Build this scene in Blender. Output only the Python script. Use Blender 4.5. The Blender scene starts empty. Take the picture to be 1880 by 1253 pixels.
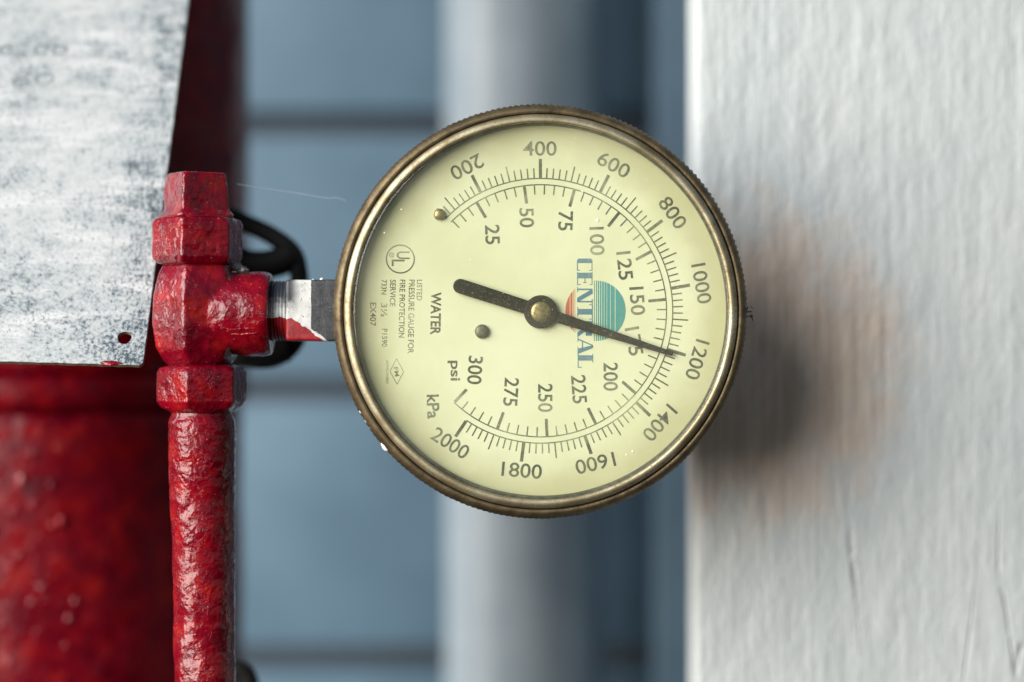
import bpy, bmesh, math, random
from mathutils import Vector, Matrix, noise
random.seed(7)
R = math.radians
S = 0.001                                   # everything below is written in millimetres
scene = bpy.context.scene
C = scene.collection

# ------------------------------------------------------------------ camera
CAM = Vector((-7.1, -500.0, -7.17)); PPM = 7.6          # photo pixels per mm on the plane y = 0
cd = bpy.data.cameras.new('camera'); cam = bpy.data.objects.new('camera', cd); C.objects.link(cam)
cam.location = CAM * S; cam.rotation_euler = (R(90), 0, 0)
cd.sensor_width = 36.0; cd.lens = 36.0 * 500.0 / (1880.0 / PPM)
cd.clip_start = 0.01; cd.clip_end = 50.0
cd.dof.use_dof = True; cd.dof.focus_distance = 0.502; cd.dof.aperture_fstop = 4.0; cd.dof.aperture_blades = 0
scene.camera = cam

# ------------------------------------------------------------------ light
SUN_AZ = 52.0      # degrees to the left of the line from the gauge to the camera
SUN_EL = 17.0
w = bpy.data.worlds.new('World'); scene.world = w; w.use_nodes = True
nt = w.node_tree; nt.nodes.clear()
sky = nt.nodes.new('ShaderNodeTexSky'); sky.sky_type = 'NISHITA'; sky.sun_disc = False
Ldir = Vector((-math.cos(R(SUN_EL)) * math.sin(R(SUN_AZ)), -math.cos(R(SUN_EL)) * math.cos(R(SUN_AZ)), math.sin(R(SUN_EL))))
sky.sun_elevation = R(SUN_EL); sky.sun_rotation = math.atan2(Ldir.x, Ldir.y)
bg = nt.nodes.new('ShaderNodeBackground'); bg.inputs['Strength'].default_value = 0.06
wo = nt.nodes.new('ShaderNodeOutputWorld')
nt.links.new(sky.outputs[0], bg.inputs[0]); nt.links.new(bg.outputs[0], wo.inputs[0])
ld = bpy.data.lights.new('sun', 'SUN'); sun = bpy.data.objects.new('sun', ld); C.objects.link(sun)
ld.energy = 5.0; ld.angle = R(58); ld.color = (1.0, 0.985, 0.96)
sun.rotation_euler = (-Ldir).to_track_quat('-Z', 'Y').to_euler(); sun.location = Ldir * 2
scene.view_settings.view_transform = 'Standard'; scene.view_settings.look = 'None'
scene.view_settings.gamma = 1.0; scene.view_settings.use_curve_mapping = False
scene.view_settings.exposure = 0.36
scene.render.engine = 'CYCLES'

# ------------------------------------------------------------------ helpers
def P(px, py, d=0.0):
    """photo pixel at depth d (mm behind the gauge plane) -> point in mm"""
    k = (500.0 + d) / 500.0 / PPM
    return Vector((CAM.x + (px - 940.0) * k, d, CAM.z - (py - 626.5) * k))

class M:
    """tiny node helper: texture space is object space in mm"""
    def __init__(s, name):
        s.m = bpy.data.materials.new(name); s.m.use_nodes = True
        s.t = s.m.node_tree; s.t.nodes.clear()
        s.out = s.n('ShaderNodeOutputMaterial')
        tc = s.n('ShaderNodeTexCoord'); mp = s.n('ShaderNodeVectorMath'); mp.operation = 'SCALE'
        mp.inputs['Scale'].default_value = 1000.0
        s.l(tc.outputs['Object'], mp.inputs[0]); s.co = mp.outputs[0]
        sp = s.n('ShaderNodeSeparateXYZ'); s.l(s.co, sp.inputs[0])
        s.x, s.y, s.z = sp.outputs
    def n(s, t): return s.t.nodes.new(t)
    def l(s, a, b): s.t.links.new(a, b)
    def put(s, sock, v):
        if v is None: return
        if isinstance(v, bpy.types.NodeSocket): s.l(v, sock)
        else:
            if hasattr(sock.default_value, '__len__') and len(sock.default_value) == 4 and len(v) == 3: v = (*v, 1)
            sock.default_value = v
    def map(s, scale=(1, 1, 1), rot=(0, 0, 0), loc=(0, 0, 0), v=None):
        m = s.n('ShaderNodeMapping'); s.l(v or s.co, m.inputs[0])
        m.inputs['Scale'].default_value = scale; m.inputs['Rotation'].default_value = rot; m.inputs['Location'].default_value = loc
        return m.outputs[0]
    def noise(s, scale, detail=4, rough=0.55, v=None, dist=0.0, color=False):
        n = s.n('ShaderNodeTexNoise'); s.l(v or s.co, n.inputs['Vector'])
        n.inputs['Scale'].default_value = scale; n.inputs['Detail'].default_value = detail
        n.inputs['Roughness'].default_value = rough; n.inputs['Distortion'].default_value = dist
        return n.outputs['Color' if color else 'Fac']
    def vor(s, scale, v=None, feature='F1', rnd=1.0):
        n = s.n('ShaderNodeTexVoronoi'); s.l(v or s.co, n.inputs['Vector']); n.feature = feature
        n.inputs['Scale'].default_value = scale; n.inputs['Randomness'].default_value = rnd
        return n.outputs['Distance']
    def ramp(s, fac, stops, interp='LINEAR'):
        r = s.n('ShaderNodeValToRGB'); s.l(fac, r.inputs[0]); e = r.color_ramp.elements; r.color_ramp.interpolation = interp
        while len(e) < len(stops): e.new(0.5)
        for k, (p, c) in zip(e, stops):
            k.position = p; k.color = (c, c, c, 1) if isinstance(c, (int, float)) else (*c, 1)
        return r.outputs[0]
    def math(s, op, a, b=0.0, c=0.0, clamp=False):
        n = s.n('ShaderNodeMath'); n.operation = op; n.use_clamp = clamp
        s.put(n.inputs[0], a); s.put(n.inputs[1], b); s.put(n.inputs[2], c); return n.outputs[0]
    def step(s, v, lo, hi):
        n = s.n('ShaderNodeMapRange'); n.interpolation_type = 'SMOOTHSTEP'; s.put(n.inputs['Value'], v)
        n.inputs['From Min'].default_value = lo; n.inputs['From Max'].default_value = hi; return n.outputs[0]
    def mix(s, f, a, b, mode='MIX'):
        n = s.n('ShaderNodeMix'); n.data_type = 'RGBA'; n.blend_type = mode
        s.put(n.inputs[0], f); s.put(n.inputs[6], a); s.put(n.inputs[7], b); return n.outputs[2]
    def bump(s, h, strength, dist_mm, normal=None):
        n = s.n('ShaderNodeBump'); s.put(n.inputs['Height'], h); n.inputs['Strength'].default_value = strength
        n.inputs['Distance'].default_value = dist_mm * S
        if normal: s.l(normal, n.inputs['Normal'])
        return n.outputs[0]
    def pbr(s, color, rough=0.5, metal=0.0, normal=None, spec=None, coat=None, coat_rough=0.1, alpha=None, sss=None):
        b = s.n('ShaderNodeBsdfPrincipled'); s.put(b.inputs['Base Color'], color); s.put(b.inputs['Roughness'], rough)
        s.put(b.inputs['Metallic'], metal)
        if normal:
            s.l(normal, b.inputs['Normal'])
            if coat is not None: s.l(normal, b.inputs['Coat Normal'])
        if spec is not None: s.put(b.inputs['Specular IOR Level'], spec)
        if coat is not None: s.put(b.inputs['Coat Weight'], coat); b.inputs['Coat Roughness'].default_value = coat_rough
        if alpha is not None: s.put(b.inputs['Alpha'], alpha)
        s.l(b.outputs[0], s.out.inputs[0]); return b

def tag(o, label=None, cat=None, group=None, kind=None):
    if label: o['label'] = label
    if cat: o['category'] = cat
    if group: o['group'] = group
    if kind: o['kind'] = kind
    return o
def thing(name, label, cat, loc=(0, 0, 0), rot=(0, 0, 0), group=None):
    o = bpy.data.objects.new(name, None); C.objects.link(o); o.empty_display_size = 0.01
    o.location = Vector(loc) * S; o.rotation_euler = rot
    return tag(o, label, cat, group)
def obj(name, verts, faces, mat, parent=None, base=(0, 0, 0), smooth=True):
    me = bpy.data.meshes.new(name); b = Vector(base)
    me.from_pydata([(Vector(v) - b) * S for v in verts], [], faces)
    bm = bmesh.new(); bm.from_mesh(me); bmesh.ops.recalc_face_normals(bm, faces=bm.faces); bm.to_mesh(me); bm.free()
    if smooth: me.polygons.foreach_set('use_smooth', [True] * len(me.polygons))
    me.materials.append(mat); me.update()
    o = bpy.data.objects.new(name, me); C.objects.link(o)
    if parent: o.parent = parent
    return o

def lathe(profile, segs=256, axis='Y', centre=(0, 0, 0), close=False, rfun=None, k=1.0):
    """profile: (r, t) pairs; turned round the axis"""
    V, F = [], []; c = Vector(centre); n = len(profile); profile = [(r_ * k, t_) for r_, t_ in profile]
    for i in range(segs):
        a = 2 * math.pi * i / segs
        for j, (r, t) in enumerate(profile):
            rr = rfun(r, t, a, j) if rfun else r
            u, v = rr * math.cos(a), rr * math.sin(a)
            p = {'Y': (u, t, v), 'Z': (u, v, t), 'X': (t, u, v)}[axis]
            V.append(c + Vector(p))
    for i in range(segs):
        i2 = (i + 1) % segs
        for j in range(n if close else n - 1):
            q = (j + 1) % n
            F.append((i * n + j, i2 * n + j, i2 * n + q, i * n + q))
    return V, F

def ngon_r(a, r, n, p, rot):
    """radius of a rounded regular n-gon of inner radius r (n = 0: circle)"""
    if not n: return r
    s = 0.0
    for k in range(n):
        c = math.cos(a - rot - 2 * math.pi * k / n)
        if c > 0: s += c ** p
    return r * s ** (-1.0 / p)

def loft(levels, axis, centre, step=0.45, segs=180, amp=0.2, freq=0.35, seed=0.0, caps=(True, True), fine=0.05, crust=0.0):
    """levels: (t, inner radius, sides, sharpness, turn, du, dv) along the axis; surface lumped like thick paint"""
    c = Vector(centre); rings = []
    L = [tuple(l) + (0,) * (7 - len(l)) for l in levels]
    for a, b in zip(L, L[1:]):
        k = max(1, int(math.ceil(abs(b[0] - a[0]) / step)))
        for i in range(k):
            f = i / k; rings.append((a, b, f))
    rings.append((L[-2], L[-1], 1.0))
    V, F = [], []
    for a, b, f in rings:
        t = a[0] + (b[0] - a[0]) * f
        for i in range(segs):
            th = 2 * math.pi * i / segs
            r = ngon_r(th, a[1], a[2], a[3], a[4]) * (1 - f) + ngon_r(th, b[1], b[2], b[3], b[4]) * f
            du = a[5] + (b[5] - a[5]) * f; dv = a[6] + (b[6] - a[6]) * f
            q = Vector((math.cos(th) * r, math.sin(th) * r, t))
            d = noise.noise(q * freq + Vector((seed, seed * 2, 0))) * amp + noise.noise(q * freq * 3.1 + Vector((9, seed, 4))) * amp * 0.4
            d += noise.noise(q * 1.9 + Vector((seed, 3, 7))) * fine
            if crust:
                w1 = noise.noise(Vector((q.x * 0.4, q.y * 0.4, q.z * 0.22)) + Vector((seed, 8, 2))); msk = max(0.0, noise.noise(q * 0.13 + Vector((2, seed, 5))) + 0.15)
                d += crust * msk * (0.6 - min(0.6, abs(w1) * 4.0)) + 0.5 * crust * max(0.0, noise.noise(Vector((q.x * 1.1, q.y * 1.1, q.z * 0.55)) + Vector((4, seed, 1))) - 0.28)
            rr = r + d * min(1.0, r / 3.0); u, v = rr * math.cos(th) + du, rr * math.sin(th) + dv
            p = {'Z': (u, v, t), 'X': (t, u, v), 'Y': (u, t, v)}[axis]
            V.append(c + Vector(p))
    n = len(rings)
    for j in range(n - 1):
        for i in range(segs):
            k = (i + 1) % segs
            F.append((j * segs + i, j * segs + k, (j + 1) * segs + k, (j + 1) * segs + i))
    if caps[0]: F.append(tuple(range(segs))[::-1])
    if caps[1]: F.append(tuple(range((n - 1) * segs, n * segs)))
    return V, F

def spline(pts, sub=10):
    pts = [Vector(p) for p in pts]; out = []
    for i in range(len(pts) - 1):
        p0 = pts[max(i - 1, 0)]; p1 = pts[i]; p2 = pts[i + 1]; p3 = pts[min(i + 2, len(pts) - 1)]
        for k in range(sub):
            t = k / sub
            out.append(0.5 * ((2 * p1) + (p2 - p0) * t + (2 * p0 - 5 * p1 + 4 * p2 - p3) * t * t + (3 * p1 - p0 - 3 * p2 + p3) * t ** 3))
    out.append(pts[-1]); return out
def tube(pts, r, segs=14, sub=10):
    pts = spline(pts, sub); V, F = [], []
    for i, p in enumerate(pts):
        d = (pts[min(i + 1, len(pts) - 1)] - pts[max(i - 1, 0)]).normalized()
        up = Vector((0, 1, 0)) if abs(d.y) < 0.9 else Vector((1, 0, 0))
        u = d.cross(up).normalized(); v = d.cross(u)
        for k in range(segs):
            a = 2 * math.pi * k / segs; V.append(p + u * math.cos(a) * r + v * math.sin(a) * r)
    for i in range(len(pts) - 1):
        for k in range(segs):
            q = (k + 1) % segs; F.append((i * segs + k, i * segs + q, (i + 1) * segs + q, (i + 1) * segs + k))
    F.append(tuple(range(segs))); F.append(tuple(range((len(pts) - 1) * segs, len(pts) * segs)))
    return V, F
def bevel_box(lo, hi, bev, seg=3):
    bm = bmesh.new(); bmesh.ops.create_cube(bm, size=1.0); lo, hi = Vector(lo), Vector(hi)
    for v in bm.verts: v.co = Vector([(lo[i] + hi[i]) / 2 + v.co[i] * (hi[i] - lo[i]) for i in range(3)])
    if bev: bmesh.ops.bevel(bm, geom=bm.edges[:], offset=bev, segments=seg, affect='EDGES', profile=0.5)
    bm.verts.index_update()
    r = [v.co.copy() for v in bm.verts], [[v.index for v in f.verts] for f in bm.faces]; bm.free(); return r
def blob(c, r, n=10, flat=(1, 1, 1), jit=0.25, seed=0):
    V, F = [], []; c = Vector(c)
    for j in range(n + 1):
        for i in range(n):
            t = math.pi * j / n; a = 2 * math.pi * i / n
            q = Vector((math.sin(t) * math.cos(a), math.sin(t) * math.sin(a), math.cos(t)))
            k = r * (1 + jit * noise.noise(q * 1.7 + Vector((seed, seed, 0))))
            V.append(c + Vector((q.x * k * flat[0], q.y * k * flat[1], q.z * k * flat[2])))
    for j in range(n):
        for i in range(n):
            k = (i + 1) % n; F.append((j * n + i, j * n + k, (j + 1) * n + k, (j + 1) * n + i))
    return V, F

# ------------------------------------------------------------------ materials
def m_red(name, coat=0.8, dark=1.0, spec=0.10):
    m = M(name)
    n1 = m.noise(0.14, 5, 0.6); n2 = m.noise(0.7, 5, 0.65); n3 = m.noise(2.6, 4, 0.65)
    col = m.ramp(n1, [(0.3, (0.11, 0.001, 0.010)), (0.52, (0.20, 0.0015, 0.010)), (0.74, (0.36, 0.010, 0.009))])
    col = m.mix(m.math('MULTIPLY', m.ramp(n2, [(0.52, 0.0), (0.70, 1.0)]), 0.5), col, (0.05, 0.001, 0.006))
    chips = m.math('LESS_THAN', m.math('ADD', m.vor(0.8), m.math('MULTIPLY', n3, 0.16)), 0.175)
    chips = m.math('MULTIPLY', chips, m.ramp(n2, [(0.45, 1.0), (0.52, 0.0)]))
    col = m.mix(m.math('MULTIPLY', chips, 0.7), col, (0.55, 0.34, 0.32))
    if dark < 1: col = m.mix(1.0, col, (dark, dark, dark), 'MULTIPLY')
    flake = m.step(m.noise(0.22, 6, 0.7), 0.50, 0.53)
    nA = m.noise(0.30, 2, 0.45, dist=0.4); nB = m.noise(0.85, 2, 0.5)
    h = m.math('ADD', nA, m.math('MULTIPLY', nB, 0.45))
    h = m.math('ADD', h, m.math('MULTIPLY', n3, 0.07))
    h = m.math('ADD', h, m.math('MULTIPLY', flake, 0.10))
    h = m.math('ADD', h, m.math('MULTIPLY', m.step(m.vor(0.5), 0.30, 0.0), 0.22))
    h = m.math('MULTIPLY', h, m.ramp(m.noise(0.09, 2, 0.5), [(0.38, 0.30), (0.62, 1.0)]))
    nb = m.bump(h, 0.52, 1.1)
    rough = m.ramp(n3, [(0.3, 0.16), (0.7, 0.34)])
    m.pbr(col, rough, 0.0, nb, spec=spec, coat=coat, coat_rough=0.05)
    return m
RED = m_red('thick_red_gloss_paint').m
PIPERED = m_red('old_red_pipe_paint', 0.15, 0.7, 0.06).m
FIT = RED

m = M('tarnished_brass'); n1 = m.noise(0.12, 5, 0.6); n2 = m.noise(1.6, 4, 0.6); n3 = m.noise(7.0, 2)
col = m.ramp(n1, [(0.3, (0.27, 0.215, 0.12)), (0.5, (0.45, 0.39, 0.25)), (0.72, (0.66, 0.61, 0.45))])
col = m.mix(m.ramp(n2, [(0.5, 0.0), (0.75, 0.7)]), col, (0.12, 0.085, 0.045))
m.pbr(col, m.ramp(n2, [(0.3, 0.40), (0.7, 0.62)]), 0.9, m.bump(n3, 0.4, 0.12)); BRASS = m.m

m = M('dull_brown_knurled_brass'); n1 = m.noise(0.3, 5, 0.6); n2 = m.noise(2.5, 4, 0.6)
col = m.ramp(n1, [(0.3, (0.075, 0.055, 0.032)), (0.7, (0.20, 0.155, 0.085))])
col = m.mix(m.ramp(n2, [(0.55, 0.0), (0.75, 0.6)]), col, (0.05, 0.04, 0.025))
m.pbr(col, 0.52, 0.75, m.bump(n2, 0.5, 0.2)); KNURL = m.m

m = M('black_rubber'); m.pbr((0.008, 0.008, 0.008), 0.7, 0, m.bump(m.noise(1.5), 0.2, 0.2), spec=0.15); BLACK = m.m
m = M('black_gasket'); n1 = m.noise(0.8, 4)
m.pbr(m.ramp(n1, [(0.35, (0.018, 0.018, 0.014)), (0.7, (0.10, 0.095, 0.07))]), 0.4); GASKET = m.m

m = M('yellowed_dial_enamel'); n1 = m.noise(0.045, 4); n2 = m.noise(1.2, 5, 0.7)
col = m.ramp(n1, [(0.3, (0.72, 0.745, 0.49)), (0.65, (0.83, 0.85, 0.63))])
col = m.mix(m.ramp(n2, [(0.62, 0.0), (0.8, 0.35)]), col, (0.42, 0.40, 0.22))
rr = m.math('SQRT', m.math('ADD', m.math('MULTIPLY', m.x, m.x), m.math('MULTIPLY', m.z, m.z)))
rim_tint = m.math('MULTIPLY', m.step(m.math('ADD', rr, m.math('MULTIPLY', m.noise(0.12), 8.0)), 38.0, 49.0), 0.75)
col = m.mix(rim_tint, col, (0.48, 0.47, 0.26))                  # dull yellow-green that deepens unevenly towards the rim
m.pbr(col, 0.5, 0, m.bump(n2, 0.05, 0.05)); DIAL = m.m

def m_print(name, c, lo=0.30, hi=0.60, amin=0.45):
    m = M(name); f = m.noise(0.11, 2, 0.5); g = m.noise(2.2, 4, 0.6)
    a = m.ramp(f, [(lo, amin), (hi, 0.92)]); a = m.math('MULTIPLY', a, m.ramp(g, [(0.3, 0.75), (0.55, 1.0)]))
    m.pbr(c, 0.6, alpha=a); return m.m
INK = m_print('faded_dark_ink', (0.06, 0.07, 0.040), 0.34, 0.66, 0.38)
INKS = m_print('faded_small_ink', (0.06, 0.065, 0.035), 0.35, 0.65, 0.3)
TEAL = m_print('faded_teal_ink', (0.035, 0.34, 0.36), 0.3, 0.6, 0.7)
BLUE = m_print('faded_blue_ink', (0.06, 0.22, 0.36), 0.3, 0.6, 0.6)
REDI = m_print('faded_red_ink', (0.62, 0.10, 0.06), 0.3, 0.6, 0.75)

m = M('scuffed_black_pointer'); n1 = m.noise(2.4, 5, 0.65)
m.pbr(m.ramp(n1, [(0.45, (0.010, 0.011, 0.008)), (0.60, (0.03, 0.032, 0.022)), (0.72, (0.22, 0.21, 0.14))]), 0.6, 0, m.bump(n1, 0.2, 0.1), spec=0.1); POINTER = m.m
m = M('grey_pin_metal'); m.pbr(m.ramp(m.noise(1.2), [(0.3, (0.07, 0.08, 0.06)), (0.7, (0.22, 0.22, 0.16))]), 0.5, 0.4); PIN = m.m

# clear lens: fresnel gloss over a slightly hazed clear body
m = M('clear_acrylic_lens')
tr = m.n('ShaderNodeBsdfTransparent'); tr.inputs[0].default_value = (0.975, 0.98, 0.95, 1)
df = m.n('ShaderNodeBsdfDiffuse'); df.inputs[0].default_value = (0.85, 0.85, 0.70, 1)
hz = m.n('ShaderNodeMixShader'); m.put(hz.inputs[0], m.ramp(m.noise(0.06, 3), [(0.35, 0.010), (0.7, 0.045)])); m.l(tr.outputs[0], hz.inputs[1]); m.l(df.outputs[0], hz.inputs[2])
gl = m.n('ShaderNodeBsdfGlossy'); gl.inputs['Roughness'].default_value = 0.06
lw = m.n('ShaderNodeLayerWeight'); lw.inputs['Blend'].default_value = 0.5
fr = m.n('ShaderNodeMath'); fr.operation = 'MULTIPLY_ADD'; m.l(m.math('POWER', lw.outputs['Facing'], 5.0), fr.inputs[0]); fr.inputs[1].default_value = 0.6; fr.inputs[2].default_value = 0.03
mx = m.n('ShaderNodeMixShader'); m.l(fr.outputs[0], mx.inputs[0]); m.l(hz.outputs[0], mx.inputs[1]); m.l(gl.outputs[0], mx.inputs[2])
m.l(mx.outputs[0], m.out.inputs[0]); LENS = m.m
m = M('white_paint_speck'); m.pbr((0.85, 0.85, 0.82), 0.5); WHITE = m.m
m = M('pale_dust'); m.pbr((0.75, 0.74, 0.62), 0.8); DUST = m.m

# stem: black oxide, white paint to the left, red paint brushed along the lower side
STEM_X = None
def m_stem():
    m = M('stem_black_white_red_paint')
    n1 = m.noise(0.5, 5, 0.65); n2 = m.noise(3.2, 5, 0.7)
    black = m.ramp(n2, [(0.42, (0.022, 0.025, 0.030)), (0.60, (0.06, 0.065, 0.075)), (0.76, (0.38, 0.38, 0.37))])
    white = m.ramp(n1, [(0.3, (0.50, 0.52, 0.52)), (0.6, (0.70, 0.71, 0.69))])
    white = m.mix(m.math('MULTIPLY', m.ramp(m.noise(1.3, 4, 0.7), [(0.60, 0.0), (0.68, 1.0)]), 0.8), white, (0.09, 0.09, 0.08))
    # dark oxide showing on the upper part of the thread
    dk = m.math('MULTIPLY', m.step(m.math('ADD', m.z, m.math('MULTIPLY', n1, 7.0)), 3.2, 7.0), m.step(m.x, -58.0, -61.2))
    white = m.mix(dk, white, (0.035, 0.04, 0.05))
    isw = m.math('LESS_THAN', m.math('ADD', m.x, m.math('MULTIPLY', n1, 0.5)), -55.6)
    # flake of white that runs down beside the red
    zr = m.math('ADD', m.z, m.math('MULTIPLY', m.math('SUBTRACT', n1, 0.5), 2.2))
    line = m.math('MAXIMUM', m.math('MULTIPLY_ADD', m.math('MAXIMUM', m.math('ADD', m.x, 60.5), 0.0), 0.72, 1.6), 0.0)
    below = m.math('LESS_THAN', zr, m.math('MULTIPLY', line, -1.0))
    edge = m.math('LESS_THAN', zr, m.math('SUBTRACT', 0.75, line))
    edge = m.math('MULTIPLY', edge, m.math('LESS_THAN', m.x, -50.9))
    col = m.mix(m.math('MAXIMUM', isw, edge), black, white)
    redc = m.ramp(n1, [(0.3, (0.20, 0.004, 0.012)), (0.7, (0.40, 0.015, 0.02))])
    col = m.mix(below, col, redc)
    m.pbr(col, 0.42, 0.0, m.bump(m.math('ADD', n2, m.math('MULTIPLY', below, 1.2)), 0.45, 0.25)); return m.m
STEM = m_stem()

def m_plate():
    m = M('weathered_galvanised_plate')
    big = m.noise(0.03, 4, 0.6); mid = m.noise(0.28, 5, 0.7); fin = m.noise(1.1, 7, 0.8); st = m.noise(0.10, 5, 0.65, v=m.map((0.8, 1, 1.2)))
    f = m.math('ADD', m.math('MULTIPLY', fin, 0.55), m.math('ADD', m.math('MULTIPLY', mid, 0.25), m.math('MULTIPLY', st, 0.20)))
    f = m.math('ADD', f, m.math('MULTIPLY', m.math('SUBTRACT', big, 0.5), 0.25))
    f = m.math('SUBTRACT', f, m.math('MULTIPLY', m.step(m.x, -18.0, -1.0), 0.045))
    col = m.ramp(f, [(0.39, (0.03, 0.05, 0.07)), (0.43, (0.15, 0.19, 0.215)), (0.465, (0.36, 0.395, 0.41)), (0.55, (0.50, 0.525, 0.53))])
    sc = m.noise(0.16, 4, 0.6, v=m.map((0.16, 1, 1.0)))
    sc = m.math('MULTIPLY', m.ramp(sc, [(0.51, 0.0), (0.62, 1.0)]), m.ramp(fin, [(0.40, 0.0), (0.50, 1.0)]))
    col = m.mix(m.math('MULTIPLY', sc, 0.85), col, (0.62, 0.635, 0.64))
    pit = m.math('LESS_THAN', m.vor(0.42), 0.15); pit = m.math('MULTIPLY', pit, m.ramp(mid, [(0.42, 1.0), (0.55, 0.0)]))
    col = m.mix(m.math('MULTIPLY', pit, 0.7), col, (0.05, 0.07, 0.09))
    m.pbr(col, 0.5, 0.15, m.bump(f, 0.35, 0.3)); return m.m
PLATE = m_plate()
m = M('brown_cut_edge'); m.pbr(m.ramp(m.noise(1.0), [(0.3, (0.12, 0.085, 0.05)), (0.7, (0.32, 0.26, 0.17))]), 0.6); CUT = m.m
m = M('ghost_of_worn_lettering'); m.pbr((0.16, 0.19, 0.21), 0.6, alpha=m.ramp(m.noise(0.7, 4), [(0.35, 0.15), (0.65, 0.7)])); GHOST = m.m

def m_post():
    m = M('white_painted_timber')
    warp = m.noise(0.02, 3)
    grain = m.noise(0.26, 5, 0.6, v=m.map((1, 1, 0.07)), dist=0.5)
    fineg = m.noise(1.0, 4, 0.6, v=m.map((1, 1, 0.05)))
    lump = m.noise(0.16, 4, 0.6, v=m.map((1, 1, 0.45)))
    wav = m.noise(0.05, 2, 0.5, v=m.map((1.4, 1, 0.12)), dist=0.7)
    crack = m.math('SUBTRACT', 1.0, m.step(m.math('ABSOLUTE', m.math('SUBTRACT', wav, 0.47)), 0.0, 0.012))
    crack = m.math('MULTIPLY', crack, m.math('MULTIPLY', m.ramp(m.noise(0.06, 3), [(0.42, 0.0), (0.52, 1.0)]), m.math('MULTIPLY', m.step(m.z, CRK, CRK - 30.0), m.step(m.x, 22.0, 45.0))))
    big = m.noise(0.018, 3)
    col = m.ramp(big, [(0.3, (0.40, 0.445, 0.46)), (0.7, (0.50, 0.53, 0.53))])
    col = m.mix(m.ramp(fineg, [(0.42, 0.0), (0.72, 0.45)]), col, (0.36, 0.39, 0.40))
    col = m.mix(m.math('MULTIPLY', crack, 0.35), col, (0.30, 0.31, 0.30))
    # brown patch behind the gauge with a ragged edge and upright streaks
    dx = m.math('MULTIPLY', m.math('SUBTRACT', m.x, PATCH_AT[0]), 1.0 / 33.0); dz = m.math('MULTIPLY', m.math('SUBTRACT', m.z, PATCH_AT[1]), 1.0 / 36.0)
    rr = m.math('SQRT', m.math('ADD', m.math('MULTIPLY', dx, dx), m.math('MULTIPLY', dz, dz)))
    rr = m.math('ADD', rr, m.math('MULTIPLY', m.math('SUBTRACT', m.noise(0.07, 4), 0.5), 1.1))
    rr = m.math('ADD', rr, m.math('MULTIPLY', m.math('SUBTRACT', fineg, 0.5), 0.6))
    streaked = m.step(rr, 1.40, 0.60)
    patch_col = m.ramp(m.noise(0.55, 5, 0.6, v=m.map((1, 1, 0.035))), [(0.3, (0.33, 0.24, 0.185)), (0.5, (0.53, 0.415, 0.33)), (0.7, (0.62, 0.53, 0.44))])
    col = m.mix(m.math('MULTIPLY', streaked, 0.88), col, patch_col)
    h = m.math('ADD', m.math('MULTIPLY', grain, 0.55), m.math('ADD', m.math('MULTIPLY', lump, 1.3), m.math('MULTIPLY', crack, -0.9)))
    m.pbr(col, 0.5, 0, m.bump(h, 0.5, 1.6)); return m.m

m = M('grey_painted_pipe'); n1 = m.noise(0.05, 4)
m.pbr(m.ramp(n1, [(0.3, (0.37, 0.45, 0.51)), (0.7, (0.47, 0.55, 0.60))]), 0.38, 0, m.bump(m.noise(0.4), 0.2, 0.3)); GREYPIPE = m.m
m = M('blue_grey_siding_paint'); n1 = m.noise(0.012, 4)
m.pbr(m.ramp(n1, [(0.3, (0.06, 0.12, 0.175)), (0.7, (0.11, 0.19, 0.26))]), 0.55, 0, m.bump(m.noise(0.2, 4, v=m.map((0.1, 1, 1))), 0.3, 0.4)); SIDING = m.m
m = M('dark_backing'); m.pbr((0.085, 0.105, 0.13), 0.8); BACKING = m.m
m = M('silk'); m.pbr((0.7, 0.7, 0.72), 0.3); SILK = m.m

# ------------------------------------------------------------------ the setting: siding wall, grey pipe, timber post
WALL_Y = 400.0
wall = thing('siding_wall', 'blurred blue grey wall of horizontal boards with dark grooves', 'wall', (0, WALL_Y, -400))
edges = [P(0, y, WALL_Y).z for y in (-758, -712, -272, -227, 206, 250, 694, 738, 1188, 1232, 1680, 1724, 2170)]
for top, bot in zip(edges[1::2], edges[2::2]):
    V, F = bevel_box((-420, WALL_Y, bot), (420, WALL_Y + 16, top), 1.2)
    obj('board', V, F, SIDING, wall, (0, WALL_Y, -400))
V, F = bevel_box((-420, WALL_Y + 16.5, edges[-1]), (420, WALL_Y + 30, edges[0]), 0)
obj('backing_sheet', V, F, BACKING, wall, (0, WALL_Y, -400), smooth=False)

GP_Y = 338.0; k = (500 + GP_Y) / 500 / PPM
gx = P(963, 0, GP_Y).x; gr = 144 * k
V, F = loft([(-400, gr), (400, gr)], 'Z', (gx, GP_Y, 0), step=20, segs=96, amp=0.15, freq=0.02)
tag(obj('grey_pipe', V, F, GREYPIPE), 'blurred pale grey vertical pipe behind the round gauge', 'pipe')

POST_Y = 55.0
pe = P(1272, 0, POST_Y).x
base = Vector((pe, POST_Y, -300))
PATCH_AT = (P(1405, 0, POST_Y).x - pe, P(0, 670, POST_Y).z + 300)
CRK = P(0, 860, POST_Y).z + 300
POST = m_post()
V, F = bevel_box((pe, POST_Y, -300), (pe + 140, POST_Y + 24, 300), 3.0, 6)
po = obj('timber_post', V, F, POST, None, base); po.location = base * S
cx0 = P(1204, 0, 300).x
V, F = bevel_box((cx0, 300, -400), (cx0 + 180, 320, 400), 2.0)
o = obj('corner_board', V, F, SIDING, None, (cx0, 300, -400)); o.location = Vector((cx0, 300, -400)) * S
tag(o, 'narrow blurred blue strip of board between grey pipe and white post', 'board')
tag(po, 'white painted timber post with brown patch behind the gauge', 'post')

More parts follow.
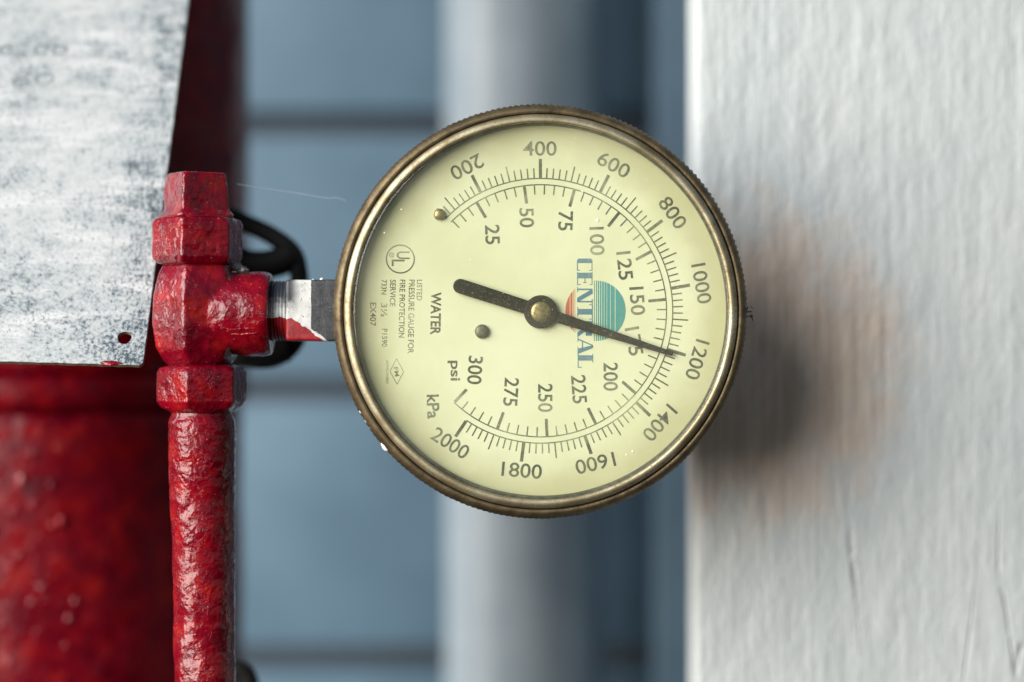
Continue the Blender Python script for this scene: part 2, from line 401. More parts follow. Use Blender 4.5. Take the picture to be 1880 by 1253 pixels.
# ------------------------------------------------------------------ big red pipe at the left
RP = P(432, 0, 150); RR = 57.0; rc = (RP.x - RR + 2.5, 160.0)
rp = thing('fire_pipe', 'large blurred glossy red fire pipe behind the metal plate', 'pipe', (rc[0], rc[1], -300))
z1 = P(0, 755, 110).z; z2 = P(0, 690, 110).z
V, F = loft([(-320, 55), (z1 - 2, 55), (z1, 54)], 'Z', (*rc, 0), step=4, segs=128, amp=0.5, freq=0.08, fine=0.1)
obj('lower_pipe', V, F, PIPERED, rp, (rc[0], rc[1], -300))
V, F = loft([(z1, 54), (z1 + 0.8, 56.5), (z1 + 4, 57.5), (z2 - 2, 57.5), (z2, 56)], 'Z', (*rc, 0), step=2, segs=128, amp=0.3, freq=0.1)
obj('coupling_ring', V, F, PIPERED, rp, (rc[0], rc[1], -300))
V, F = loft([(z2, 56), (z2 + 1, RR), (320, RR)], 'Z', (*rc, 0), step=4, segs=128, amp=0.2, freq=0.08)
obj('upper_pipe', V, F, PIPERED, rp, (rc[0], rc[1], -300))
spots = [(30, 940), (70, 800), (75, 1075), (12, 1110), (140, 1105), (60, 1005), (100, 965), (25, 1040), (15, 985)]
spots += [(random.gauss(50, 55), random.uniform(790, 1240)) for _ in range(34)]
for i, (px, py) in enumerate(spots):                       # paint runs and blisters that catch the light
    p = P(px, py, 108); a = math.asin(max(-1, min(1, (p.x - rc[0]) / 55.0)))
    V, F = blob((p.x, rc[1] - 55.0 * math.cos(a), p.z), random.choice((0.5, 0.6, 0.8, 1.0, 1.4)), 10, (1, 0.6, random.uniform(0.9, 2.0)), 0.5, i)
    obj('paint_blister', V, F, RED, rp, (rc[0], rc[1], -300))

# ------------------------------------------------------------------ black cable looped behind the valve
cab = [P(300, 395, 75), P(400, 392, 70), P(455, 412, 66), P(505, 437, 62), P(540, 468, 60), P(550, 515, 60), P(552, 570, 60), P(545, 620, 60), P(520, 650, 60), P(480, 660, 62), P(420, 650, 66), P(330, 620, 75)]
V, F = tube(cab, 2.5); cb = thing('looped_cable', 'black cable looped behind the red valve, out of focus', 'cable', cab[0])
obj('outer_strand', V, F, BLACK, cb, cab[0])
c2 = [P(380, 440, 62), P(440, 480, 61), P(480, 487, 60), P(515, 480, 60), P(538, 466, 60)]
V, F = tube(c2, 3.9); obj('inner_strand', V, F, BLACK, cb, cab[0])
c3 = [P(450, 640, 60), P(495, 645, 58), P(530, 640, 58)]
V, F = tube(c3, 3.6); obj('cable_clip', V, F, BLACK, cb, cab[0])
c4 = [P(380, 1225, 70), P(430, 1228, 68), P(452, 1240, 68), P(460, 1275, 68), P(450, 1330, 68)]
V, F = tube(c4, 2.6); o = obj('cable_end', V, F, BLACK, None, c4[0]); o.location = c4[0] * S
tag(o, 'black cable bend peeking out beside the foot of the riser', 'cable')

# ------------------------------------------------------------------ metal plate at the left
def plate():
    # measured corners: bottom right, top right (beyond the frame the edge goes on), left past the frame
    br = P(262, 671, 4.0); tr = P(346, -2, 56.0); bl = P(-160, 659, 6.0)
    up = (tr - br).normalized(); left = (bl - br).normalized(); left = (left - up * left.dot(up)).normalized()
    left2 = (bl - br).normalized(); nrm = left.cross(up).normalized()
    if nrm.y > 0: nrm = -nrm
    t = thing('metal_plate', 'weathered speckled grey metal plate with one drilled hole', 'metal plate', br)
    H = 140.0; W = 100.0; TH = 1.3
    hc = P(229, 622, 8.0) - br; hu, hv = hc.dot(left), hc.dot(up); hr = 1.75
    # local frame: x = -left, z = up, y = -nrm
    mat = Matrix((-left, -nrm, up)).transposed().to_4x4()
    t.rotation_euler = mat.to_euler()
    skew = left2.dot(up)
    bm = bmesh.new()
    # outline with slightly uneven edges, filled around the hole
    out = []
    def jit(s): return 0.16 * noise.noise(Vector((s * 0.45, 3.1, 0))) + 0.07 * noise.noise(Vector((s * 2.1, 1.1, 0)))
    N = 90
    for i in range(N): u = -W + W * i / N; out.append((u, -u * skew + jit(u)))
    out += [(-0.9, 0.05), (-0.3, 0.35), (0, 1.0)]
    for i in range(1, N): v = H * i / N; out.append((jit(v + 50), v))
    out += [(0, H), (-W, H)]
    ov = [bm.verts.new((x, 0, z)) for x, z in out]
    hv_ = [bm.verts.new((-hu + hr * math.cos(a) * (1 + .05 * math.sin(3 * a)), 0, hv + hr * math.sin(a))) for a in [2 * math.pi * i / 28 for i in range(28)]]
    es = [bm.edges.new((ov[i], ov[(i + 1) % len(ov)])) for i in range(len(ov))] + [bm.edges.new((hv_[i], hv_[(i + 1) % 28])) for i in range(28)]
    bmesh.ops.triangle_fill(bm, use_beauty=True, edges=es)
    ext = bmesh.ops.extrude_face_region(bm, geom=bm.faces[:])
    for v in ext['geom']:
        if isinstance(v, bmesh.types.BMVert): v.co.y += TH
    bmesh.ops.recalc_face_normals(bm, faces=bm.faces)
    for v in bm.verts: v.co *= S
    me = bpy.data.meshes.new('plate_sheet'); bm.normal_update()
    for f in bm.faces: f.material_index = 0 if abs(f.normal.y) > 0.7 else 1
    bm.to_mesh(me); bm.free(); me.materials.append(PLATE); me.materials.append(CUT)
    o = bpy.data.objects.new('plate_sheet', me); C.objects.link(o); o.parent = t
    inv = mat.inverted()
    def loc(px, py):                                       # pixel on the plate's front -> local mm
        d = P(px, py, 0) - CAM; q = CAM + d * ((br - CAM).dot(nrm) / d.dot(nrm)); return inv @ (q - br)
    def ring(px, py, a, b, rot, w):
        c = loc(px, py); V, F = [], []; n = 40
        for i in range(n):
            th = 2 * math.pi * i / n
            for s in (1 - w, 1):
                x, z = a * s * math.cos(th), b * s * math.sin(th)
                V.append((c.x + x * math.cos(rot) - z * math.sin(rot), -0.04, c.z + x * math.sin(rot) + z * math.cos(rot)))
        for i in range(n): k = (i + 1) % n; F.append((2 * i, 2 * k, 2 * k + 1, 2 * i + 1))
        obj('worn_letter', V, F, GHOST, t)
    ring(82, 145, 2.6, 2.0, 0.2, 0.28); ring(38, 152, 2.3, 1.7, 0.2, 0.3); ring(42, 136, 1.9, 1.5, 0.2, 0.32)
    ring(76, 91, 2.1, 1.6, 0.15, 0.35); ring(110, 92, 2.1, 1.6, 0.15, 0.4); ring(10, 93, 2.0, 1.6, 0.15, 0.5)
    c = loc(203, 667); V, F = blob((c.x, -0.05, c.z), 1.3, 12, (1.9, 0.12, 0.5), 0.5, 3); obj('red_paint_spot', V, F, RED, t)
plate()

# ------------------------------------------------------------------ red valve with its riser pipe
VY = 11.0
def zp(py): return P(0, py, VY).z
def xp(px): return P(px, 0, VY).x
def rpx(n): return n / PPM * (500 + VY) / 500
base = Vector((xp(368), VY, zp(1253)))
valve = thing('gauge_valve', 'red painted valve with hex nuts standing on a lumpy riser pipe', 'valve', base)
HR = R(-100.3 + 30)                                         # a corner of each hexagon faces just left of the camera
ax = xp(363)
V, F = loft([(zp(402), rpx(70), 0, 1, 0), (zp(396), rpx(56), 4, 9, R(-58)), (zp(386), rpx(47.5), 4, 14, R(-58)), (zp(328), rpx(44), 4, 16, R(-58)),
             (zp(321), rpx(42.5), 4, 14, R(-58)), (zp(318.5), rpx(39), 4, 10, R(-58)), (zp(319.5), rpx(15), 0, 1, 0)], 'Z', (xp(360), VY, 0), amp=0.28, freq=0.3, seed=1.0, crust=0.35)
obj('square_plug', V, F, FIT, valve, base)
h = rpx(73)
V, F = loft([(zp(489), h * 0.80, 0, 1, HR), (zp(484), h * 0.93, 6, 22, HR), (zp(474), h, 6, 110, HR), (zp(414), h, 6, 110, HR), (zp(404), h * 0.965, 6, 22, HR), (zp(400), h * 0.86, 0, 1, HR), (zp(399), h * 0.4, 0, 1, 0)],
            'Z', (ax, VY, 0), amp=0.15, freq=0.3, seed=2.0, crust=0.35)
obj('bonnet_nut', V, F, FIT, valve, base)
b = rpx(74)
V, F = loft([(zp(676), b * 0.66, 0, 1, HR), (zp(664), b * 0.80, 6, 16, HR), (zp(640), b * 0.93, 6, 60, HR), (zp(600), b * 1.0, 6, 80, HR), (zp(545), b * 1.0, 6, 80, HR), (zp(505), b * 0.90, 6, 22, HR), (zp(486), b * 0.80, 6, 16, HR)],
            'Z', (ax + 0.3, VY, 0), amp=0.3, freq=0.22, seed=3.0, crust=0.35)
r0 = rpx(78); V0, F0 = V, F
V, F = loft([(xp(340), r0 * 0.80), (xp(385), r0 * 0.90), (xp(405), r0 * 0.94), (xp(425), r0 * 0.97), (xp(484), r0), (xp(490), r0 * 0.985), (xp(498), r0 * 0.96), (xp(500), r0 * 0.90), (xp(499.5), r0 * 0.70)],
            'X', (0, VY, zp(577)), amp=0.26, freq=0.3, seed=4.0)
n0 = len(V0); o = obj('valve_body', V0 + V, F0 + [[i_ + n0 for i_ in f] for f in F], FIT, valve, base)
md = o.modifiers.new('fuse', 'REMESH'); md.mode = 'VOXEL'; md.voxel_size = 0.00035; md.use_smooth_shade = True
md = o.modifiers.new('soften', 'SMOOTH'); md.factor = 0.5; md.iterations = 10
h2 = rpx(73)
V, F = loft([(zp(757), h2 * 0.80, 0, 1, HR), (zp(748), h2 * 0.92, 6, 20, HR), (zp(737), h2, 6, 110, HR), (zp(684), h2, 6, 110, HR), (zp(675), h2 * 0.95, 6, 20, HR), (zp(669), h2 * 0.80, 0, 1, HR)],
            'Z', (xp(371), VY, 0), amp=0.15, freq=0.3, seed=5.0, crust=0.35)
obj('lower_nut', V, F, FIT, valve, base)
q = rpx(58)
V, F = loft([(zp(1420), q * 0.96, 0, 1, 0, rpx(7)), (zp(1253), q * 0.96, 0, 1, 0, rpx(5)), (zp(1000), q * 0.98, 0, 1, 0, rpx(3)), (zp(880), q * 1.03), (zp(800), q * 1.06), (zp(775), q * 1.05), (zp(762), q * 0.95), (zp(740), q * 0.95)],
            'Z', (xp(371), VY, 0), amp=0.28, freq=0.14, seed=6.0, fine=0.07, crust=0.30)
obj('riser_pipe', V, F, FIT, valve, base)
# flakes where paint has gone: bare grey metal at the shoulder, creases of thick paint on the outlet
m = M('bare_grey_metal'); m.pbr(m.ramp(m.noise(1.2, 5), [(0.35, (0.10, 0.10, 0.11)), (0.65, (0.42, 0.42, 0.43))]), 0.5, 0.5, m.bump(m.noise(2.0), 0.4, 0.2)); BARE = m.m
for i, (px, py, rx, rz) in enumerate([(432, 491, 2.0, 0.9), (447, 497, 1.5, 0.75), (421, 487, 1.2, 0.8)]):
    dz = zp(py) - zp(577); rr = r0 * 0.965; yy = VY - math.sqrt(max(0.2, rr * rr - dz * dz)) if abs(dz) < rr else VY - 1
    V, F = blob((xp(px), yy, zp(py)), 1.0, 14, (rx, 0.9, rz), 0.6, 11 + i); obj('bare_patch', V, F, BARE, valve, base)
for i, (x0, x1, py) in enumerate([(428, 478, 606), (434, 482, 615)]):
    pts = []
    for kx in range(7):
        px = x0 + (x1 - x0) * kx / 6; pz = zp(py + random.uniform(-0.9, 0.9) - kx * 0.5); dz = pz - zp(577); rr = r0 * (0.955 + 0.035 * (px - 425) / 60)
        pts.append((xp(px), VY - math.sqrt(rr * rr - dz * dz) + 0.16, pz))
    V, F = tube(pts, 0.36, 8, 4); obj('paint_crease', V, F, FIT, valve, base)
# ------------------------------------------------------------------ the gauge
GROT = R(2.2); GK = 1.013
gbase = Vector((0, 0, 0))
gauge = thing('pressure_gauge', 'round brass rimmed pressure gauge with yellowed dial turned on its side', 'pressure gauge', gbase, (0, 0, GROT))
Gm = Matrix.Rotation(GROT, 4, 'Z'); Gi = Gm.inverted()
DY = 2.4                                                    # dial plane
def D(px, py, y=DY):
    """photo pixel -> point on the plane local y of the gauge (mm)"""
    o_ = Gi @ CAM; d = Gi @ (P(px, py, 0)) - o_; t = (y - o_.y) / d.y; return o_ + d * t
PXD = 1 / PPM * (500 + DY) / 500
# case, bezel, knurled ring, inner gasket, lens
V, F = lathe([(46.8, 11.5), (46.8, 26), (45.5, 28.5), (43, 29.5), (0.01, 29.5)], 192, k=GK); obj('case', V, F, KNURL, gauge)
prof = [(45.3, 2.6), (44.9, -0.7), (44.95, -0.95), (45.15, -1.2), (45.5, -1.3), (46.0, -1.2), (46.6, -0.85), (47.0, -0.2), (47.05, 0.6), (47.0, 3.0)]
V, F = lathe(prof, 360, k=GK); bz = obj('bezel', V, F, BRASS, gauge)
TE = 220
def kn(r, t, a, j):
    if j < 5 or j > 9: return r
    f = (a * TE / (2 * math.pi)) % 1.0
    return r + (0.08, 0.16, 0.20, 0.20, 0.14)[j - 5] * (0.45 + 0.55 * max(0.0, math.cos(a - R(55)))) * math.sin(f * 2 * math.pi) + 0.08 * noise.noise(Vector((math.cos(a) * 20, math.sin(a) * 20, t)))
V, F = lathe([(47.2, 3.0), (47.25, 0.2), (47.45, -0.25), (48.2, -0.1), (48.9, 0.5), (49.4, 1.3), (49.65, 2.4), (49.75, 4.5), (49.75, 10.2), (49.5, 11.0), (46.5, 11.6)], TE * 8, rfun=kn, k=GK); kr = obj('knurled_ring', V, F, KNURL, gauge)
V, F = lathe([(45.2, 0.1), (44.8, 0.2), (44.6, 0.5), (44.3, 1.5), (44.3, DY + 0.4), (46, DY + 0.4)], 192, centre=(0.25, 0, 0.2), k=GK); obj('gasket', V, F, GASKET, gauge)
V, F = lathe([(0.01, -0.9), (43.8, -0.9), (44.6, -0.8), (44.95, -0.6), (44.95, -0.1), (44.6, 0.0), (0.01, 0.0)], 192, k=GK); lens = obj('lens', V, F, LENS, gauge)
V, F = [], []
for i in range(130):
    a = random.uniform(0, 6.28); r = 43.5 * math.sqrt(random.random()); s = random.choice([0.05, 0.05, 0.07, 0.09])
    v, f = blob((r * math.cos(a), -0.95, r * math.sin(a)), s, 6, (1, 0.4, 1)); n0 = len(V); V += v; F += [[i_ + n0 for i_ in q_] for q_ in f]
for px, py, s in ((1098, 405, 0.42), (1070, 352, 0.24), (1162, 829, 0.3), (1150, 835, 0.22), (737, 385, 0.2), (706, 428, 0.2), (865, 477, 0.2)):
    c = D(px, py, -0.95); v, f = blob(c, s, 8, (1, 0.3, 1)); n0 = len(V); V += v; F += [[i_ + n0 for i_ in q_] for q_ in f]
tag(obj('dust', V, F, DUST, lens), kind='stuff')
V, F = lathe([(0.01, DY), (44.9, DY), (44.9, DY + 0.8), (0.01, DY + 0.8)], 192, k=GK); dial = obj('dial', V, F, DIAL, gauge, smooth=False)
# white paint chips along the rim
for i, (px, py, r_, rot) in enumerate([(707, 822, 1.15, -52), (677, 768, 0.5, -62), (669, 752, 0.45, -64), (735, 852, 0.28, -48), (685, 783, 0.35, -60)]):
    d = Vector((px - 994, 0, 572 - py)).normalized() * 49.9
    V, F = blob((0, 0, 0), r_, 12, (1.25, 0.35, 0.55), 0.5, i); mt = Matrix.Translation((d.x, 1.5, d.z)) @ Matrix.Rotation(R(-rot), 4, 'Y') @ Matrix.Rotation(0, 4, 'X')
    obj('paint_chip', [mt @ v for v in V], F, WHITE, kr)
# stem: thread and square wrench flat
sx = lambda px: P(px, 0, 12).x
hs = 113 / 2 / PPM * 1.012
def thread(r): return r
lv = [(sx(488), hs * 0.90)]
for i in range(6):
    x0 = 497 + i * 6.0; lv += [(sx(x0), hs * 0.93), (sx(x0 + 2.5), hs * 0.985), (sx(x0 + 4), hs * 0.985)]
lv += [(sx(534), hs * 0.94)]
gz = P(0, 571, 12).z
V, F = loft(lv, 'X', (0, 13.8, gz), step=0.3, segs=120, amp=0.05, freq=0.6); obj('stem_thread', V, F, STEM, gauge)
V, F = loft([(sx(532), hs * 0.93, 4, 14, 0), (sx(535), hs * 0.985, 4, 30, 0), (sx(610), hs, 4, 40, 0), (sx(650), hs, 4, 40, 0)], 'X', (0, 13.8, gz), step=0.5, segs=160, amp=0.12, freq=0.4, fine=0.06)
obj('stem_wrench_flat', V, F, STEM, gauge)
for i, (px, py, r_) in enumerate([(591, 514, 0.5), (575, 515, 0.35), (583, 517, 0.3)]):
    c = P(px, py, 6); V, F = blob(c, r_, 8, (1, 1, 1), 0.3, i); obj('paint_drop', [Gi @ v for v in V], F, WHITE, gauge)

# ---- dial print (flat lettering a hair above the enamel)
PY = DY - 0.03
def flat(name, polys, mat, parent=dial, y=PY):
    V, F = [], []
    for p in polys:
        n0 = len(V); V += [(a, y, b) for a, b in p]; F.append(list(range(n0, n0 + len(p))))
    return obj(name, V, F, mat, parent, smooth=False)
def text(name, s, px, py, length, height, rot, mat, bold=0.012, y=PY):
    cu = bpy.data.curves.new('lettering', 'FONT'); cu.body = s; cu.size = 1.0; cu.offset = bold; cu.resolution_u = 4
    to = bpy.data.objects.new('lettering_source', cu); C.objects.link(to)
    me = bpy.data.meshes.new_from_object(to.evaluated_get(bpy.context.evaluated_depsgraph_get()))
    bpy.data.objects.remove(to); bpy.data.curves.remove(cu)
    xs = [v.co.x for v in me.vertices]; ys = [v.co.y for v in me.vertices]
    cx, cy = (min(xs) + max(xs)) / 2, (min(ys) + max(ys)) / 2
    fx, fy = length * PXD / (max(xs) - min(xs)), height * PXD / (max(ys) - min(ys))
    c = D(px, py, y); ca, sa = math.cos(R(rot)), math.sin(R(rot))
    for v in me.vertices:
        a, b = (v.co.x - cx) * fx, (v.co.y - cy) * fy
        v.co = Vector((c.x + a * ca - b * sa, y, c.z + a * sa + b * ca)) * S
    me.materials.clear(); me.materials.append(mat); me.name = name
    o = bpy.data.objects.new(name, me); C.objects.link(o); o.parent = dial; return o
cc = D(993, 571); cX, cZ = cc.x, cc.z
ang = lambda kpa: 90.2 - (kpa - 400.0) / 200.0 * 26.8
RO, RI = 243 * PXD, 231.5 * PXD
def tick(a, r0_, r1_, wd):
    a = R(a); ux, uz = math.cos(a), math.sin(a); nx, nz = -uz * wd / 2, ux * wd / 2
    return [(cX + ux * r0_ - nx, cZ + uz * r0_ - nz), (cX + ux * r1_ - nx, cZ + uz * r1_ - nz), (cX + ux * r1_ + nx, cZ + uz * r1_ + nz), (cX + ux * r0_ + nx, cZ + uz * r0_ + nz)]
def arc(a0, a1, r, wd, n=160):
    out = []
    for i in range(n):
        t0, t1 = R(a0 + (a1 - a0) * i / n), R(a0 + (a1 - a0) * (i + 1) / n)
        out.append([(cX + math.cos(t) * q_, cZ + math.sin(t) * q_) for t, q_ in ((t0, r - wd / 2), (t1, r - wd / 2), (t1, r + wd / 2), (t0, r + wd / 2))])
    return out
pl = arc(ang(60), ang(2000), RO, 0.30)
for kp in range(80, 2001, 20):
    if kp % 200 == 0: pl.append(tick(ang(kp), RO + 0.17, RO + 36 * PXD, 0.80))
    elif kp % 100 == 0: pl.append(tick(ang(kp), RO + 0.17, RO + 29 * PXD, 0.36))
    else: pl.append(tick(ang(kp), RO + 0.17, RO + 19 * PXD, 0.34))
pl.append(tick(ang(62), RO - 0.1, RO + 24 * PXD, 0.5))
flat('kilopascal_scale', pl, INK)
pl = arc(ang(62), ang(300 * 6.895), RI, 0.30)
for ps in range(10, 301, 5):
    a = ang(ps * 6.895)
    if ps % 25 == 0: pl.append(tick(a, RI - 0.17, RI - 33 * PXD, 0.74))
    else: pl.append(tick(a, RI - 0.17, RI - 18 * PXD, 0.34))
flat('psi_scale', pl, INK)
for s, px, py, rot in (('200', 857, 307, -153), ('400', 991, 273, 0), ('600', 1127, 303, -28), ('800', 1235, 391, -55), ('1000', 1288, 521, -80), ('1200', 1280, 661, -107),
                       ('1400', 1211, 777, -131), ('1600', 1093, 851, -167), ('1800', 958, 864, -5), ('2000', 827, 814, -33)):
    text('numeral', s, px, py, 62 if len(s) == 3 else 74, 27, rot, INK, 0.010)
for s, px, py, rot in (('25', 904, 431, -88), ('50', 967, 400, -88), ('75', 1038, 406, -92), ('100', 1096, 443, -88), ('125', 1147, 488, -84), ('150', 1170, 553, -86), ('175', 1164, 627, -80),
                       ('200', 1121, 692, -90), ('225', 1063, 715, -86), ('250', 1001, 731, -90), ('275', 938, 720, -94), ('300', 872, 680, -94)):
    text('numeral', s, px, py, 36 if len(s) == 2 else 52, 27, rot, INK, 0.014)
text('lettering', 'psi', 833, 681, 37, 23, -90, INK, 0.022); text('lettering', 'kPa', 795, 747, 44, 23, -88, INK, 0.022)
text('lettering', 'WATER', 800, 576, 78, 19, -91, INK, 0.03)
for s, px, y0, y1, h_ in (('LISTED', 770, 514, 552, 10), ('PRESSURE GAUGE FOR', 755, 514, 649, 11), ('FIRE PROTECTION', 738, 514, 620, 10.5), ('SERVICE', 721, 514, 563, 10.5), ('733N', 705, 514, 541, 10),
                          ('3½', 705, 557, 582, 12), ('P1590', 706, 604, 637, 10), ('EX407', 685, 556, 599, 11)):
    text('small_print', s, px, (y0 + y1) / 2, y1 - y0, h_, -91, INKS, 0.012)
def ringpoly(px, py, r, wd, n=48):
    c = D(px, py); r *= PXD; wd *= PXD; o_ = []
    for i in range(n):
        t0, t1 = 2 * math.pi * i / n, 2 * math.pi * (i + 1) / n
        o_.append([(c.x + math.cos(t) * q_, c.z + math.sin(t) * q_) for t, q_ in ((t0, r - wd / 2), (t1, r - wd / 2), (t1, r + wd / 2), (t0, r + wd / 2))])
    return o_
flat('approval_mark', ringpoly(735, 476, 25.5, 2.6) + ringpoly(719, 468.5, 4.0, 1.3, 20), INK)
text('approval_letter', 'U', 740, 469, 14, 24, -90, INK, 0.012); text('approval_letter', 'L', 731, 483, 12, 24, -90, INK, 0.012)
text('approval_letter', 'R', 719, 468.5, 4, 4.5, -90, INKS, 0.01)
def stroke(pts, wd, closed=True):
    o_ = []; pts = [D(*p) for p in pts]; n = len(pts)
    for i in range(n if closed else n - 1):
        a, b_ = pts[i], pts[(i + 1) % n]; d = (b_ - a).normalized(); nx, nz = -d.z * wd / 2, d.x * wd / 2
        o_.append([(a.x - nx, a.z - nz), (b_.x - nx, b_.z - nz), (b_.x + nx, b_.z + nz), (a.x + nx, a.z + nz)])
    return o_
flat('approval_mark', stroke([(728, 659), (741, 683), (729, 706), (716, 682)], 0.2), INKS)
text('approval_letter', 'FM', 728, 683, 17, 8, -80, INK, 0.02); text('small_print', 'APPROVED', 711, 683, 44, 4.5, -90, INKS, 0.02)
# emblem: circle sliced into upright strips, teal on one side and red on the other
ecx, ecy, er = 1093.5, 571.0, 55.5
def strips(cuts):
    o_ = []
    for x0, x1 in cuts:
        n = 14; top, bot = [], []
        for i in range(n + 1):
            x = x0 + (x1 - x0) * i / n; hh = math.sqrt(max(0, er * er - (x - ecx) ** 2))
            t = D(x, ecy - hh); b_ = D(x, ecy + hh); top.append((t.x, t.z)); bot.append((b_.x, b_.z))
        for i in range(n): o_.append([top[i], top[i + 1], bot[i + 1], bot[i]])
    return o_
flat('emblem_teal', strips([(1090.5, 1092), (1094, 1096), (1097.5, 1100), (1101.3, 1104), (1105.2, 1108.6), (1109.6, 1113.6), (1114.5, 1120), (1121, 1128.6), (1129.8, 1149)]), TEAL)
flat('emblem_red', strips([(1038, 1046), (1047, 1051), (1052.3, 1053.4), (1055, 1055.8)]), REDI)
# the name in slab-serif capitals, drawn in a unit box (x along the reading direction, y up)
T = 0.10
def rc_(x0, y0, x1, y1): return [(x0, y0), (x1, y0), (x1, y1), (x0, y1)]
GL = {'C': [rc_(0, .06, .34, .94), rc_(.1, .94, .9, 1), rc_(.1, 0, .9, .06), rc_(.84, .06, .9, .2), rc_(.84, .8, .9, .94)],
      'E': [rc_(.0, .06, .42, .94), rc_(-.05, .94, .9, 1), rc_(-.05, 0, .9, .06), rc_(.42, .48, .74, .54), rc_(.7, .4, .76, .62), rc_(.84, .06, .9, .24), rc_(.84, .8, .9, .94)],
      'N': [rc_(.04, .06, .14, .94), rc_(.82, .06, .92, 1), [(.04, 1), (.36, 1), (.92, .0), (.62, .0)], rc_(-.04, 0, .26, .06), rc_(.7, .94, 1.02, 1)],
      'T': [rc_(.3, .06, .68, .94), rc_(0, .94, 1, 1), rc_(0, .76, .06, .94), rc_(.94, .76, 1, .94), rc_(.18, 0, .8, .06)],
      'R': [rc_(.06, .06, .40, .94), rc_(-.02, 0, .5, .06), rc_(-.02, .94, .7, 1), rc_(.40, .48, .7, .54), rc_(.62, .54, .90, .94), [(.42, .48), (.66, .48), (1.0, 0), (.7, 0)]],
      'A': [[(0, .05), (.1, .05), (.5, 1), (.42, 1)], [(.42, 1), (.62, 1), (1.0, .05), (.66, .05)], rc_(.2, .28, .75, .35), rc_(-.08, 0, .22, .05), rc_(.56, 0, 1.08, .05)],
      'L': [rc_(.1, .06, .48, .94), rc_(0, .94, .6, 1), rc_(0, 0, .98, .06), rc_(.92, .06, .98, .26)]}
for ch, y0, y1 in (('C', 475, 500), ('E', 501, 526), ('N', 529, 558), ('T', 559, 587), ('R', 588, 620), ('A', 622, 650), ('L', 650, 676)):
    pl = []
    for p in GL[ch]:
        pp = []
        for a, b_ in p:
            v = D(1059.0 + 28.5 * b_ + (y0 - 475) * 0.008, y0 + (y1 - y0) * a); pp.append((v.x, v.z))
        pl.append(pp)
    flat('brand_letter', pl, BLUE, y=PY - 0.03)

# ---- pointer, hub and pins
def slab(name, outline, y0, y1, mat, parent, bev=0.12):
    n = len(outline); cx_ = sum(p[0] for p in outline) / n; cz_ = sum(p[1] for p in outline) / n
    V = [(a, y1, b_) for a, b_ in outline] + [(a, y0 + bev, b_) for a, b_ in outline]
    ins = []
    for i in range(n):
        a, b_ = Vector(outline[i - 1]), Vector(outline[(i + 1) % n]); d = (b_ - a).normalized(); nn = Vector((-d.y, d.x))
        p = Vector(outline[i]); c = Vector((cx_, cz_))
        q_ = p + nn * bev; r_ = p - nn * bev
        ins.append(q_ if abs((q_ - p).angle(c - p, 0)) < abs((r_ - p).angle(c - p, 0)) else r_)
    V += [(p.x, y0, p.y) for p in ins]
    F = [list(range(n))] + [[i, (i + 1) % n, n + (i + 1) % n, n + i] for i in range(n)] + [[n + i, n + (i + 1) % n, 2 * n + (i + 1) % n, 2 * n + i] for i in range(n)] + [list(range(2 * n, 3 * n))]
    return obj(name, V, F, mat, parent, smooth=False)
hub = D(993, 573, 1.1)
na = math.atan2(-(655 - 573), 1250 - 993)                   # reading a little under 1200 kPa
u = Vector((math.cos(na), math.sin(na))); v_ = Vector((-u.y, u.x)); hc = Vector((hub.x, hub.z))
pm = PXD
pts = [hc + u * 255 * pm + v_ * 4.2 * pm, hc + u * 20 * pm + v_ * 10.5 * pm, hc - u * 20 * pm + v_ * 12.5 * pm]
for i in range(9):
    a = math.pi / 2 + math.pi * i / 8; pts.append(hc - u * 155 * pm + u * math.cos(a) * 13 * pm + v_ * math.sin(a) * 13.5 * pm)
pts += [hc - u * 20 * pm - v_ * 12.5 * pm, hc + u * 20 * pm - v_ * 10.5 * pm, hc + u * 255 * pm - v_ * 4.2 * pm]
ptr = slab('pointer', [(p.x, p.y) for p in pts], 1.1, 1.6, POINTER, gauge)
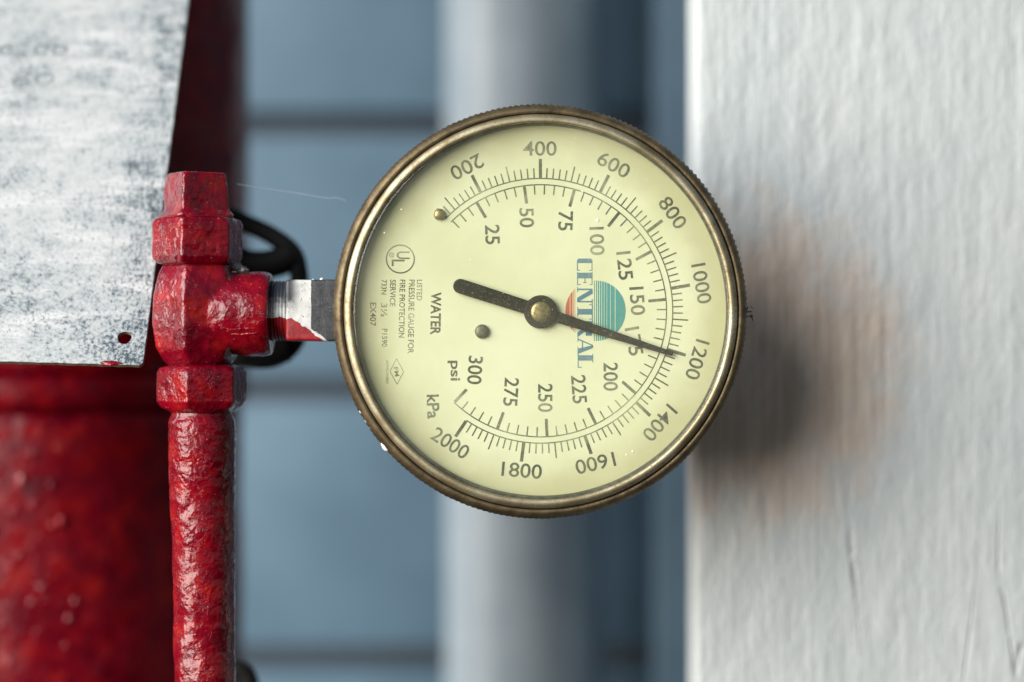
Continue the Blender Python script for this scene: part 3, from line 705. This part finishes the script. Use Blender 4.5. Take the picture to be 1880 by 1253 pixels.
V, F = lathe([(0.01, 0.75), (3.5, 0.75), (3.9, 0.85), (4.05, 1.1), (4.05, DY)], 64, centre=(hub.x, 0, hub.z)); obj('hub_washer', V, F, POINTER, ptr)
m = M('dull_gold_cap'); n1 = m.noise(1.2, 4); m.pbr(m.ramp(n1, [(0.3, (0.22, 0.17, 0.07)), (0.7, (0.50, 0.42, 0.22))]), 0.4, 0.8, m.bump(n1, 0.3, 0.2)); CAP = m.m
V, F = lathe([(0.01, 0.15), (1.7, 0.2), (2.3, 0.4), (2.5, 0.7), (2.5, 0.9)], 48, centre=(hub.x, 0, hub.z)); obj('hub_cap', V, F, CAP, ptr)
for px, py, r_, mt in ((885, 609, 1.75, PIN), (807, 394, 1.45, CAP)):
    c = D(px, py, DY - 1.0); V, F = lathe([(0.01, DY - 1.1), (r_ * 0.55, DY - 1.1), (r_ * 0.9, DY - 0.8), (r_, DY - 0.3), (r_, DY + 0.1)], 40, centre=(c.x, 0, c.z)); obj('stop_pin', V, F, mt, gauge)

# ------------------------------------------------------------------ tiny things: silk thread and a scrap of debris on the rim
th = [P(435, 338, 20), P(470, 344, 20), P(540, 354, 20), P(600, 364, 20), P(618, 363, 20), P(634, 369, 20)]
V, F = tube(th, 0.03, 6, 8); o = obj('silk_thread', V, F, SILK, None, th[0]); o.location = th[0] * S
tag(o, 'single fine spider thread between the red valve and the gauge', 'spider thread')
V, F = [], []; c0 = P(1375, 572, 3)
for i in range(9):
    a = c0 + Vector((random.uniform(-.7, .5), random.uniform(-.3, .3), random.uniform(-1.5, 1.3))); b_ = a + Vector((random.uniform(-.9, .9), random.uniform(-.3, .3), random.uniform(-.9, .9)))
    v, f = tube([a, (a + b_) / 2 + Vector((.15, 0, .1)), b_], random.uniform(0.08, 0.2), 6, 3); n0 = len(V); V += v; F += [[k_ + n0 for k_ in q_] for q_ in f]
o = obj('debris_tuft', V, F, BLACK, None, c0); o.location = c0 * S
tag(o, 'tiny black tuft of debris stuck to the right rim of the gauge', 'debris')
